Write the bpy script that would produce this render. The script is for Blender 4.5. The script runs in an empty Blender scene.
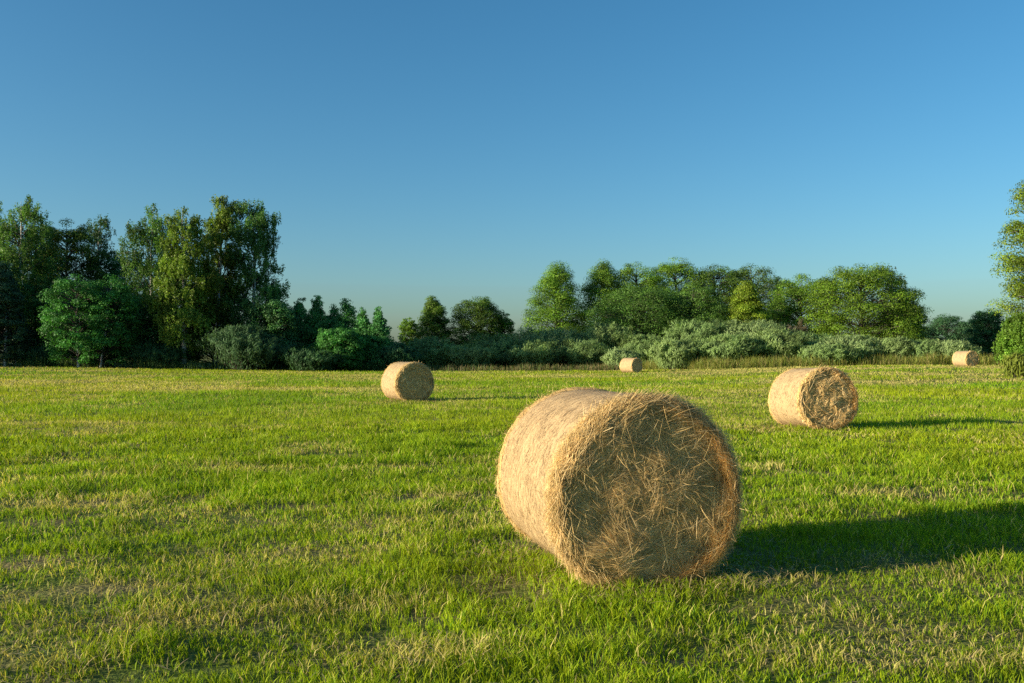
import bpy, math, random
import numpy as np

SC = bpy.context.scene
COL = SC.collection
F = 900.0            # focal length in pixels of a 1024 wide frame
CAM_H = 1.56
SUN_EL = math.radians(13.0)
SUN_AZ = math.radians(19.5)    # light travels towards (cos, sin) on the ground

# ------------------------------------------------------------------ noise
_rng0 = np.random.default_rng(7)
_P = _rng0.permutation(4096)
_VAL = _rng0.random(4096)


def _hash(ix, iy, iz):
    return _VAL[_P[(_P[(_P[ix & 4095] + iy) & 4095] + iz) & 4095]]


def noise3(x, y, z):
    x = np.asarray(x, float); y = np.asarray(y, float); z = np.asarray(z, float)
    x, y, z = np.broadcast_arrays(x, y, z)
    ix = np.floor(x).astype(int); iy = np.floor(y).astype(int); iz = np.floor(z).astype(int)
    fx, fy, fz = x - ix, y - iy, z - iz
    fx = fx * fx * (3 - 2 * fx); fy = fy * fy * (3 - 2 * fy); fz = fz * fz * (3 - 2 * fz)
    r = 0
    for dx in (0, 1):
        wx = fx if dx else 1 - fx
        for dy in (0, 1):
            wy = fy if dy else 1 - fy
            for dz in (0, 1):
                wz = fz if dz else 1 - fz
                r = r + wx * wy * wz * _hash(ix + dx, iy + dy, iz + dz)
    return r


def fbm(x, y, z=0.0, octv=3):
    r, a, t = 0, 1.0, 0
    for o in range(octv):
        k = 2.0 ** o
        r = r + a * noise3(np.asarray(x) * k + 17 * o, np.asarray(y) * k + 5 * o, np.asarray(z) * k)
        t += a; a *= 0.5
    return r / t


def sstep(a, b, x):
    t = np.clip((np.asarray(x, float) - a) / (b - a), 0, 1)
    return t * t * (3 - 2 * t)


def terrain(x, y):
    x = np.asarray(x, float); y = np.asarray(y, float)
    z = 0.62 * sstep(6, 34, x) * sstep(24, 70, y)
    z = z + 0.45 * sstep(-20, -50, x) * sstep(50, 100, y)
    z = z - 0.10 * sstep(-25, -10, x) * (1 - sstep(8, 18, x)) * sstep(60, 95, y)
    z = z + 0.10 * (fbm(x / 9 + 40, y / 9 + 40) - 0.5) * sstep(2, 12, np.hypot(x, y))
    z = z + 0.10 * (fbm(x / 1.1, y / 0.8) - 0.5) * (1 - .6 * sstep(10, 30, np.hypot(x, y)))
    return z


def tz(x, y):
    return float(terrain(np.array([x]), np.array([y]))[0])


# ------------------------------------------------------------------ mesh helpers
class MB:
    """Collects vertices, quads and triangles of ONE mesh."""
    def __init__(self):
        self.V = []; self.Q = []; self.T = []; self.C = []; self.n = 0

    def add(self, V, Q=None, T=None, C=None):
        V = np.asarray(V, float).reshape(-1, 3)
        if Q is not None and len(Q): self.Q.append(np.asarray(Q, int).reshape(-1, 4) + self.n)
        if T is not None and len(T): self.T.append(np.asarray(T, int).reshape(-1, 3) + self.n)
        self.V.append(V)
        if C is None: C = np.ones((len(V), 3))
        C = np.asarray(C, float)
        if C.ndim == 1: C = np.tile(C, (len(V), 1))
        self.C.append(C)
        self.n += len(V)

    def mesh(self, name, mat, smooth=False):
        V = np.concatenate(self.V)
        C = np.concatenate(self.C)
        Q = np.concatenate(self.Q) if self.Q else np.zeros((0, 4), int)
        T = np.concatenate(self.T) if self.T else np.zeros((0, 3), int)
        me = bpy.data.meshes.new(name)
        me.vertices.add(len(V)); me.vertices.foreach_set('co', V.astype(np.float32).ravel())
        li = np.concatenate([Q.ravel(), T.ravel()]).astype(np.int32)
        me.loops.add(len(li)); me.loops.foreach_set('vertex_index', li)
        ls = np.concatenate([np.arange(len(Q)) * 4, len(Q) * 4 + np.arange(len(T)) * 3]).astype(np.int32)
        me.polygons.add(len(ls)); me.polygons.foreach_set('loop_start', ls)
        me.update(calc_edges=True)
        if smooth:
            me.polygons.foreach_set('use_smooth', np.ones(len(ls), bool))
        at = me.color_attributes.new('tint', 'FLOAT_COLOR', 'POINT')
        at.data.foreach_set('color', np.concatenate([C, np.ones((len(C), 1))], 1).astype(np.float32).ravel())
        me.materials.append(mat)
        return me

    def obj(self, name, mat, parent=None, smooth=False):
        o = bpy.data.objects.new(name, self.mesh(name, mat, smooth))
        COL.objects.link(o)
        if parent: o.parent = parent
        return o


def thing(name, label, cat, loc, rz=0.0, group=None):
    o = bpy.data.objects.new(name, None)
    COL.objects.link(o)
    o.location = loc; o.rotation_euler = (0, 0, rz)
    o.empty_display_size = 0.3
    o['label'] = label; o['category'] = cat
    if group: o['group'] = group
    return o


def tube(mb, pts, rad, sides=6, col=(1, 1, 1)):
    pts = np.asarray(pts, float); n = len(pts)
    rad = np.broadcast_to(np.asarray(rad, float), (n,))
    d = np.gradient(pts, axis=0)
    d /= np.linalg.norm(d, axis=1, keepdims=True) + 1e-9
    ref = np.where(np.abs(d[:, 2:3]) < 0.9, np.array([[0, 0, 1.0]]), np.array([[1.0, 0, 0]]))
    ref[:] = ref[0]
    u = np.cross(d, ref); u /= np.linalg.norm(u, axis=1, keepdims=True) + 1e-9
    v = np.cross(d, u)
    a = np.arange(sides) * 2 * math.pi / sides
    V = pts[:, None, :] + rad[:, None, None] * (np.cos(a)[None, :, None] * u[:, None, :] + np.sin(a)[None, :, None] * v[:, None, :])
    Q = []
    for i in range(n - 1):
        for k in range(sides):
            k2 = (k + 1) % sides
            Q.append((i * sides + k, i * sides + k2, (i + 1) * sides + k2, (i + 1) * sides + k))
    mb.add(V.reshape(-1, 3), Q=Q, C=np.tile(col, (n * sides, 1)))


def ribbons(mb, P, D, N, L, Wd, bend, C):
    """strips of 3 segments: P start, D direction, N bending direction, length, width, bend amount, colour"""
    n = len(P)
    S = np.cross(D, N); S /= np.linalg.norm(S, axis=1, keepdims=True) + 1e-9
    V = np.zeros((n, 8, 3))
    for k, (t, w) in enumerate(((0, .8), (.34, 1), (.67, .9), (1, .5))):
        c = P + D * (L * t)[:, None] + N * (bend * math.sin(math.pi * t))[:, None]
        V[:, 2 * k] = c - S * (Wd * w * .5)[:, None]
        V[:, 2 * k + 1] = c + S * (Wd * w * .5)[:, None]
    b = np.arange(n)[:, None] * 8
    Q = np.concatenate([b + np.array([[0, 1, 3, 2]]) + 2 * k for k in range(3)])
    mb.add(V.reshape(-1, 3), Q=Q, C=np.repeat(C, 8, 0))


def unit(rng, n):
    v = rng.normal(size=(n, 3))
    return v / np.linalg.norm(v, axis=1, keepdims=True)


def leaves(mb, P, Nrm, Dr, L, Wd, C):
    """rhombic leaf faces"""
    n = len(P)
    Dr = Dr - Nrm * np.sum(Dr * Nrm, 1, keepdims=True)
    Dr /= np.linalg.norm(Dr, axis=1, keepdims=True) + 1e-9
    S = np.cross(Nrm, Dr)
    V = np.stack([P - Dr * (L * .5)[:, None], P + S * (Wd * .5)[:, None], P + Dr * (L * .5)[:, None], P - S * (Wd * .5)[:, None]], 1)
    mb.add(V.reshape(-1, 3), Q=np.arange(n * 4).reshape(n, 4), C=np.repeat(C, 4, 0))


# ------------------------------------------------------------------ materials
def new_mat(name):
    m = bpy.data.materials.new(name); m.use_nodes = True
    nt = m.node_tree; nt.nodes.clear()
    return m, nt, nt.nodes, nt.links


def foliage_mat(name, trans=0.4, rough=0.55, spec=0.25, tr_tint=(1.05, 1.2, .5), namp=0.35, nscale=0.6):
    m, nt, N, L = new_mat(name)
    out = N.new('ShaderNodeOutputMaterial')
    at = N.new('ShaderNodeAttribute'); at.attribute_name = 'tint'
    geo = N.new('ShaderNodeNewGeometry')
    nz = N.new('ShaderNodeTexNoise'); nz.inputs['Scale'].default_value = nscale; nz.inputs['Detail'].default_value = 3
    L.new(geo.outputs['Position'], nz.inputs['Vector'])
    mr = N.new('ShaderNodeMapRange'); mr.inputs['From Min'].default_value = .3; mr.inputs['From Max'].default_value = .7
    mr.inputs['To Min'].default_value = 1 - namp; mr.inputs['To Max'].default_value = 1 + namp
    L.new(nz.outputs['Fac'], mr.inputs['Value'])
    mul = N.new('ShaderNodeVectorMath'); mul.operation = 'SCALE'
    L.new(at.outputs['Color'], mul.inputs[0]); L.new(mr.outputs['Result'], mul.inputs['Scale'])
    bs = N.new('ShaderNodeBsdfPrincipled'); bs.inputs['Roughness'].default_value = rough
    bs.inputs['Specular IOR Level'].default_value = spec
    L.new(mul.outputs['Vector'], bs.inputs['Base Color'])
    tm = N.new('ShaderNodeVectorMath'); tm.operation = 'MULTIPLY'; tm.inputs[1].default_value = tr_tint
    L.new(mul.outputs['Vector'], tm.inputs[0])
    tr = N.new('ShaderNodeBsdfTranslucent'); L.new(tm.outputs['Vector'], tr.inputs['Color'])
    mx = N.new('ShaderNodeMixShader'); mx.inputs['Fac'].default_value = trans
    L.new(bs.outputs['BSDF'], mx.inputs[1]); L.new(tr.outputs['BSDF'], mx.inputs[2])
    L.new(mx.outputs['Shader'], out.inputs['Surface'])
    return m


def bark_mat(name, c1, c2, scale=(3, 3, .8), lo=.45, hi=.6):
    m, nt, N, L = new_mat(name)
    out = N.new('ShaderNodeOutputMaterial'); bs = N.new('ShaderNodeBsdfPrincipled')
    tc = N.new('ShaderNodeTexCoord'); mp = N.new('ShaderNodeMapping'); mp.inputs['Scale'].default_value = scale
    L.new(tc.outputs['Object'], mp.inputs['Vector'])
    nz = N.new('ShaderNodeTexNoise'); nz.inputs['Scale'].default_value = 4; nz.inputs['Detail'].default_value = 5
    L.new(mp.outputs['Vector'], nz.inputs['Vector'])
    cr = N.new('ShaderNodeValToRGB'); cr.color_ramp.elements[0].position = lo; cr.color_ramp.elements[1].position = hi
    cr.color_ramp.elements[0].color = (*c1, 1); cr.color_ramp.elements[1].color = (*c2, 1)
    L.new(nz.outputs['Fac'], cr.inputs['Fac']); L.new(cr.outputs['Color'], bs.inputs['Base Color'])
    bs.inputs['Roughness'].default_value = .9
    L.new(bs.outputs['BSDF'], out.inputs['Surface'])
    return m


M_LEAF = foliage_mat('leaf_foliage', trans=.36)
M_WILLOW = foliage_mat('willow_foliage', trans=.35, spec=.15, tr_tint=(1.15, 1.15, .6), namp=.25, nscale=.5)
M_GRASS = foliage_mat('grass_blades', trans=.42, rough=.6, spec=.14, tr_tint=(1.15, 1.15, .45), namp=.22, nscale=1.3)
M_STRAW = foliage_mat('loose_straw', trans=.15, rough=.6, spec=.3, tr_tint=(1.1, 1, .8), namp=.25, nscale=9)
M_BARK = bark_mat('dark_bark', (.035, .03, .022), (.11, .09, .07))
M_BIRCH = bark_mat('birch_bark', (.06, .055, .05), (.55, .53, .48), scale=(1.5, 1.5, 2.5), lo=.38, hi=.5)


def ground_material():
    m, nt, N, L = new_mat('meadow_soil')
    out = N.new('ShaderNodeOutputMaterial'); bs = N.new('ShaderNodeBsdfPrincipled')
    geo = N.new('ShaderNodeNewGeometry')
    n1 = N.new('ShaderNodeTexNoise'); n1.inputs['Scale'].default_value = 1.2; n1.inputs['Detail'].default_value = 8
    n2 = N.new('ShaderNodeTexNoise'); n2.inputs['Scale'].default_value = 28; n2.inputs['Detail'].default_value = 4
    L.new(geo.outputs['Position'], n1.inputs['Vector']); L.new(geo.outputs['Position'], n2.inputs['Vector'])
    c1 = N.new('ShaderNodeValToRGB')
    e = c1.color_ramp.elements
    e[0].position = .35; e[0].color = (.10, .16, .02, 1)
    e[1].position = .68; e[1].color = (.21, .175, .08, 1)
    L.new(n1.outputs['Fac'], c1.inputs['Fac'])
    c2 = N.new('ShaderNodeValToRGB')
    e = c2.color_ramp.elements
    e[0].position = .35; e[0].color = (.55, .55, .55, 1); e[1].position = .7; e[1].color = (1.3, 1.25, 1.1, 1)
    L.new(n2.outputs['Fac'], c2.inputs['Fac'])
    mx = N.new('ShaderNodeMix'); mx.data_type = 'RGBA'; mx.blend_type = 'MULTIPLY'; mx.inputs['Factor'].default_value = 1
    L.new(c1.outputs['Color'], mx.inputs['A']); L.new(c2.outputs['Color'], mx.inputs['B'])
    L.new(mx.outputs['Result'], bs.inputs['Base Color'])
    bs.inputs['Roughness'].default_value = 1; bs.inputs['Specular IOR Level'].default_value = .1
    bp = N.new('ShaderNodeBump'); bp.inputs['Distance'].default_value = .03; bp.inputs['Strength'].default_value = .8
    L.new(n2.outputs['Fac'], bp.inputs['Height']); L.new(bp.outputs['Normal'], bs.inputs['Normal'])
    L.new(bs.outputs['BSDF'], out.inputs['Surface'])
    return m


def hay_material(name, dark, light, stretch, speck=0.35, bump=.02, scale=1.0):
    """packed hay: fine fibres stretched along one local direction, in cylinder-like coordinates from UV"""
    m, nt, N, L = new_mat(name)
    out = N.new('ShaderNodeOutputMaterial'); bs = N.new('ShaderNodeBsdfPrincipled')
    uv = N.new('ShaderNodeUVMap'); uv.uv_map = 'UVMap'
    mp = N.new('ShaderNodeMapping'); mp.inputs['Scale'].default_value = stretch
    L.new(uv.outputs['UV'], mp.inputs['Vector'])
    n1 = N.new('ShaderNodeTexNoise'); n1.inputs['Scale'].default_value = 1; n1.inputs['Detail'].default_value = 6; n1.inputs['Roughness'].default_value = .7
    L.new(mp.outputs['Vector'], n1.inputs['Vector'])
    tc = N.new('ShaderNodeTexCoord')
    n2 = N.new('ShaderNodeTexNoise'); n2.inputs['Scale'].default_value = 5 * scale; n2.inputs['Detail'].default_value = 5
    L.new(tc.outputs['Object'], n2.inputs['Vector'])
    n3 = N.new('ShaderNodeTexNoise'); n3.inputs['Scale'].default_value = 75 * scale; n3.inputs['Detail'].default_value = 3; n3.inputs['Roughness'].default_value = .75
    L.new(tc.outputs['Object'], n3.inputs['Vector'])
    a = N.new('ShaderNodeMath'); a.operation = 'MULTIPLY_ADD'; a.inputs[1].default_value = .35
    L.new(n2.outputs['Fac'], a.inputs[0]); L.new(n1.outputs['Fac'], a.inputs[2])
    b = N.new('ShaderNodeMath'); b.operation = 'MULTIPLY_ADD'; b.inputs[1].default_value = speck
    L.new(n3.outputs['Fac'], b.inputs[0]); L.new(a.outputs['Value'], b.inputs[2])
    c1 = N.new('ShaderNodeValToRGB'); e = c1.color_ramp.elements
    mid = .5 + .175 + speck * .5
    e[0].position = max(0, mid - .19); e[0].color = (*dark, 1)
    e[1].position = min(1, mid + .15); e[1].color = (*light, 1)
    L.new(b.outputs['Value'], c1.inputs['Fac'])
    L.new(c1.outputs['Color'], bs.inputs['Base Color'])
    bs.inputs['Roughness'].default_value = .75; bs.inputs['Specular IOR Level'].default_value = .2
    bp = N.new('ShaderNodeBump'); bp.inputs['Distance'].default_value = bump; bp.inputs['Strength'].default_value = 1
    L.new(b.outputs['Value'], bp.inputs['Height']); L.new(bp.outputs['Normal'], bs.inputs['Normal'])
    L.new(bs.outputs['BSDF'], out.inputs['Surface'])
    return m


M_GROUND = ground_material()
M_WRAP = hay_material('net_wrapped_hay', (.19, .13, .066), (.44, .315, .165), (170, 48, 1), speck=.6, bump=.006)
M_END = hay_material('packed_hay_end', (.38, .24, .09), (.80, .56, .23), (5, 60, 1), bump=.03)

# ------------------------------------------------------------------ ground
def build_ground():
    xs = np.concatenate([[-2500, -900, -400, -220], np.linspace(-140, -20, 90), np.linspace(-19, 19, 190), np.linspace(20, 140, 90), [220, 400, 900, 2500]])
    ys = np.concatenate([[-600, -200, -60, -20], np.linspace(-8, 22, 150), np.linspace(22.5, 140, 150), [180, 260, 400, 900, 3000]])
    X, Y = np.meshgrid(xs, ys)
    Z = terrain(X, Y)
    nx, ny = len(xs), len(ys)
    i = np.arange(ny - 1)[:, None] * nx + np.arange(nx - 1)[None, :]
    Q = np.stack([i, i + 1, i + nx + 1, i + nx], -1).reshape(-1, 4)
    mb = MB(); mb.add(np.stack([X, Y, Z], -1).reshape(-1, 3), Q=Q)
    o = mb.obj('ground', M_GROUND, smooth=True)
    o['kind'] = 'structure'


build_ground()

# where bales stand: (x, y, facing angle, radius, length)
BALES = [
    dict(px=648, D=6.02, th=15, R=.67, L=1.41),
    dict(px=829, D=18.6, th=11, R=.675, L=1.3, tilt=-2.5),
    dict(px=415, D=30.2, th=29, R=.695, L=1.3),
    dict(px=637, D=78.5, th=38, R=.69, L=1.45),
    dict(px=972, D=70.5, th=17, R=.66, L=1.35),
]
for b in BALES:
    th = math.radians(b['th'])
    fx, fy = (b['px'] - 512) / F * b['D'], b['D']
    b['n'] = (math.sin(th), -math.cos(th))
    b['c'] = (fx - b['n'][0] * b['L'] / 2, fy - b['n'][1] * b['L'] / 2)


def field_edge(x):
    """distance at which the mown field ends, by x"""
    x = np.asarray(x, float)
    e = 89.5 + 2.5 * sstep(-34, -16, x) - 9.5 * sstep(10, 20, x)
    return e + 1.2 * (fbm(x / 5, 3.3) - .5)


# ------------------------------------------------------------------ grass
def blades(mb, P, H, Wd, lean, az, face, C, two=True):
    n = len(P)
    up = np.array([0, 0, 1.0])
    ld = np.stack([np.cos(az), np.sin(az), np.zeros(n)], 1)
    S = np.stack([np.cos(face), np.sin(face), np.zeros(n)], 1) * (Wd * .5)[:, None]
    mid = P + up * (H * .58)[:, None] + ld * (H * lean * .32)[:, None]
    tip = P + up * (H * np.sqrt(np.clip(1 - .45 * lean ** 2, .1, 1)))[:, None] + ld * (H * lean)[:, None]
    if two:
        V = np.stack([P - S * .7, P + S * .7, mid - S, mid + S, tip], 1)
        b = np.arange(n)[:, None] * 5
        mb.add(V.reshape(-1, 3), Q=b + np.array([[0, 1, 3, 2]]), T=b + np.array([[2, 3, 4]]), C=np.repeat(C, 5, 0))
    else:
        V = np.stack([P - S, P + S, tip], 1)
        mb.add(V.reshape(-1, 3), T=np.arange(n * 3).reshape(n, 3), C=np.repeat(C, 3, 0))


# worn straw coloured places in the foreground: x, y, half widths
DRY_SPOTS = [(-1.95, 5.3, .55, .35), (-2.55, 4.65, .35, .25), (-2.6, 6.0, .6, .25), (-1.1, 5.65, .5, .25), (-.5, 4.75, .5, .25),
             (2.9, 6.7, .5, .25), (1.9, 6.35, .3, .2), (-4.5, 9.5, 1.3, .5), (-.8, 9.8, .8, .35),
             (23, 68, 14, 3.0), (20, 47, 9, 1.6), (-22, 30, 7, 1.5), (-9, 41, 6, 2), (-30, 52, 10, 2.5)]


def field_fields(x, y):
    """dryness and lushness of the meadow at a point"""
    r = np.hypot(x, y)
    k = np.clip(r / 14, 1, 4)
    row = fbm((x + .1 * y) / (2.6 * k), (y - .06 * x) / (.75 * k), 2.0)
    patch = fbm(x / 1.7 + 9, y / 1.1 + 3, 5.0)
    big = fbm(x / 11 + 2, y / 7 + 8, 1.0, 2)
    dry = np.clip((row - .53) * 3.4, 0, 1) * .75 + np.clip((patch - .56) * 4.0, 0, 1) * .7
    dry = dry * (0.35 + 1.25 * big)
    far = fbm(x / 5.5 + 31, y / 8.0 + 12, 3.0, 3)
    dry = dry + np.clip((far - .5) * 3.5, 0, .36) * sstep(12, 28, r)
    for sx, sy, a, b_ in DRY_SPOTS:
        dry = dry + 1.0 * np.exp(-((x - sx) / a) ** 2 - ((y - sy) / b_) ** 2) * (.35 + 1.1 * patch)
    dry = dry - .5 * np.exp(-((x - 2.0) / 1.5) ** 2 - ((y - 5.4) / .8) ** 2)
    # wet-green broad middle zone, drier far rows
    dry = dry * (.8 + .7 * sstep(16, 50, r)) + .04 * sstep(20, 60, r)
    return np.clip(dry, 0, 1), patch, big


def build_grass():
    rng = np.random.default_rng(11)
    R0, R1 = 1.4, 101.0
    n = 1400000
    # radial density: number per unit radius, thin with distance
    rr = np.linspace(R0, R1, 4000)
    rho = 5200 * (1 + (rr / 6.5) ** 2.15) ** -1
    pdf = rho * rr
    cdf = np.cumsum(pdf); cdf /= cdf[-1]
    area_n = (pdf.sum() * (rr[1] - rr[0])) * math.radians(112)
    n = int(min(n, area_n))
    print('grass blades', n)
    r = np.interp(rng.random(n), cdf, rr)
    a = math.radians(90) + (rng.random(n) - .5) * math.radians(112)
    x, y = r * np.cos(a), r * np.sin(a)
    # gather into tufts near the camera
    tx = np.floor(x / .055 + rng.random(n) * .8); ty = np.floor(y / .055 + rng.random(n) * .8)
    jx = _hash(tx.astype(int), ty.astype(int), np.zeros(n, int) + 3) - .5
    jy = _hash(tx.astype(int), ty.astype(int), np.zeros(n, int) + 9) - .5
    near = r < 14
    x = np.where(near, (tx + .5 + jx * .9) * .055 + rng.normal(size=n) * .013, x)
    y = np.where(near, (ty + .5 + jy * .9) * .055 + rng.normal(size=n) * .013, y)
    dry, patch, big = field_fields(x, y)
    keep = y < field_edge(x)
    gap = fbm(x / .38 + 3, y / .30 + 1, 7.0)
    keep &= (rng.random(n) > np.clip((gap - .56) * 4.2, 0, .85) * (r < 22))
    keep &= rng.random(n) > dry * .35 * (r < 18)
    for b in BALES:
        dx, dy = x - b['c'][0], y - b['c'][1]
        u = dx * b['n'][0] + dy * b['n'][1]; v = -dx * b['n'][1] + dy * b['n'][0]
        keep &= ~((np.abs(u) < b['L'] / 2 - .01) & (np.abs(v) < .33))
    x, y, r, dry, patch, big, gap = (q[keep] for q in (x, y, r, dry, patch, big, gap))
    n = len(x)
    tuft = fbm(x / .5, y / .42, 4.0)
    tall = fbm(x / 1.5 + 7, y / 1.3, 8.0)
    H = (.035 + .06 * rng.random(n) + .105 * np.clip((tuft - .42) * 3.2, 0, 1) * (.4 + rng.random(n) * .7) + .05 * np.clip((tall - .5) * 4, 0, 1)) * (1 - .35 * dry)
    H *= (.62 + .38 * sstep(6, 16, r)) * (1 + .35 * sstep(15, 60, r))
    W = (.0035 + .0035 * rng.random(n)) * np.maximum(1, r / 6.5) ** .92
    lean = np.clip(.25 + .45 * rng.random(n) + .2 * dry, 0, 1.0)
    az = rng.random(n) * 2 * math.pi; face = rng.random(n) * math.pi
    # colour of each blade
    g1 = np.array([.17, .315, .010]); g2 = np.array([.33, .385, .012]); g3 = np.array([.055, .165, .012])
    st = np.array([.58, .47, .20]); st2 = np.array([.46, .45, .09])
    t = rng.random((n, 1)); t2 = np.clip(big[:, None] * 1.6 - .3, 0, 1)
    c = g1 + (g2 - g1) * np.clip(t * .6 + .8 * t2 - .2, 0, 1)
    dk = (rng.random(n) < .16)[:, None] * (1 - .5 * t2)
    c = c * (1 - dk) + g3 * dk
    isdry = rng.random(n) < (.03 + .95 * dry ** 1.2)
    sc = st + (st2 - st) * rng.random((n, 1))
    c = np.where(isdry[:, None], sc, c)
    c *= (.8 + .4 * rng.random((n, 1))) * (.8 + .4 * fbm(x / 2.3 + 5, y / 2.6 + 50, 2.0, 3))[:, None]
    H = np.where(isdry & (r < 14), H * (.85 + .6 * rng.random(n)), H)
    P = np.stack([x, y, terrain(x, y) - .006], 1)
    nearm = r < 20
    mb = MB()
    blades(mb, P[nearm], H[nearm], W[nearm], lean[nearm], az[nearm], face[nearm], c[nearm], True)
    f = ~nearm
    blades(mb, P[f], H[f], W[f], lean[f], az[f], face[f], c[f], False)
    o = mb.obj('grass', M_GRASS)
    o['kind'] = 'stuff'; o['label'] = 'short mown green meadow grass with dry yellow patches'; o['category'] = 'grass'
    # scattered cut hay lying on the stubble
    m = 34000
    r = 3 + 19 * rng.random(m) ** 1.3
    a = math.radians(90) + (rng.random(m) - .5) * math.radians(84)
    x, y = r * np.cos(a), r * np.sin(a)
    dry, patch, big = field_fields(x, y)
    k = rng.random(m) < (.06 + dry)
    x, y, r = x[k], y[k], r[k]; m = len(x)
    # hay shed round the nearest bale
    b = BALES[0]
    ex = 2600
    u = (rng.random(ex) - .5) * 2.1; v = rng.normal(size=ex) * .55
    x = np.concatenate([x, b['c'][0] + u * b['n'][0] - v * b['n'][1]]); y = np.concatenate([y, b['c'][1] + u * b['n'][1] + v * b['n'][0]])
    for b in BALES[1:3]:
        u = rng.normal(size=900) * .7; v = rng.normal(size=900) * .6
        x = np.concatenate([x, b['c'][0] + u * b['n'][0] - v * b['n'][1]]); y = np.concatenate([y, b['c'][1] + u * b['n'][1] + v * b['n'][0]])
    r = np.hypot(x, y); m = len(x)
    az = rng.random(m) * 2 * math.pi; el = rng.normal(size=m) * .18
    D = np.stack([np.cos(az) * np.cos(el), np.sin(az) * np.cos(el), np.sin(el)], 1)
    P = np.stack([x, y, terrain(x, y) + .012 + .05 * rng.random(m)], 1)
    Nn = np.tile([0, 0, 1.0], (m, 1))
    L = .04 + .11 * rng.random(m)
    C = np.array([.42, .32, .15]) * (.55 + .7 * rng.random((m, 1)))
    mb = MB(); ribbons(mb, P, D, Nn, L, (.003 + .002 * rng.random(m)) * np.maximum(1, r / 7), .02 * rng.random(m), C)
    o = mb.obj('loose_hay', M_STRAW)
    o['kind'] = 'stuff'; o['label'] = 'dry cut hay straws lying scattered in the mown grass'; o['category'] = 'hay'


build_grass()


def build_tall_grass(name, label, n, xr, depth, yoff, hr, cols, seed, wid=.03, lean=.5):
    rng = np.random.default_rng(seed)
    x = xr[0] + (xr[1] - xr[0]) * rng.random(n)
    y = field_edge(x) + yoff + depth * rng.random(n)
    cl = fbm(x / 1.6, y / 1.6, seed)
    k = rng.random(n) < np.clip((cl - .25) * 2.4, .12, 1)
    x, y, cl = x[k], y[k], cl[k]; n = len(x)
    H = (hr[0] + (hr[1] - hr[0]) * rng.random(n)) * (.55 + .9 * cl)
    cols = np.asarray(cols); i = rng.integers(0, len(cols), n)
    C = cols[i] * (.7 + .6 * rng.random((n, 1)))
    mb = MB()
    blades(mb, np.stack([x, y, terrain(x, y)], 1), H, wid * (.6 + .8 * rng.random(n)), np.abs(rng.normal(size=n)) * lean * .6, rng.random(n) * 6.28, rng.random(n) * 3.14, C)
    o = mb.obj(name, M_GRASS); o['kind'] = 'stuff'; o['label'] = label; o['category'] = 'tall grass'


build_tall_grass('tall_grass', 'dark green uncut grass along the foot of the left wood', 16000, (-66, -10), 3.2, 0, (.5, 1.15),
                 [(.07, .15, .04), (.08, .17, .05), (.11, .16, .06)], 21)
build_tall_grass('tall_grass', 'reddish brown uncut weeds before the shaded grey willows', 4200, (-12, 13), 2.2, .1, (.25, .8),
                 [(.24, .19, .10), (.15, .19, .06), (.12, .19, .05), (.30, .25, .13)], 22)
build_tall_grass('tall_grass', 'yellow green uncut grass before the sunlit willows', 30000, (12, 52), 4.5, -.8, (.3, 1.2),
                 [(.28, .28, .06), (.20, .25, .04), (.15, .22, .04), (.38, .33, .13)], 23, wid=.022, lean=.9)


# ------------------------------------------------------------------ hay bales
def uvmap(me, UV):
    lay = me.uv_layers.new(name='UVMap')
    li = np.zeros(len(me.loops), np.int32); me.loops.foreach_get('vertex_index', li)
    lay.data.foreach_set('uv', UV[li].astype(np.float32).ravel())


def grid_q(nu, nv, wrap):
    Q = []
    i = np.arange(nv - 1)[:, None]; j = np.arange(nu if wrap else nu - 1)[None, :]
    j2 = (j + 1) % nu if wrap else j + 1
    return np.stack([i * nu + j + 0 * j, i * nu + j2 + 0 * i, (i + 1) * nu + j2, (i + 1) * nu + j], -1).reshape(-1, 4)


def squash(V, R):
    """flatten and spread the belly that rests on the ground"""
    z = V[:, 2]
    low = sstep(-.5 * R, -1.0 * R, z)
    V[:, 2] = z + low * .07 * R
    V[:, 0] *= 1 + .035 * sstep(.4 * R, -.8 * R, z)
    return V


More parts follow.
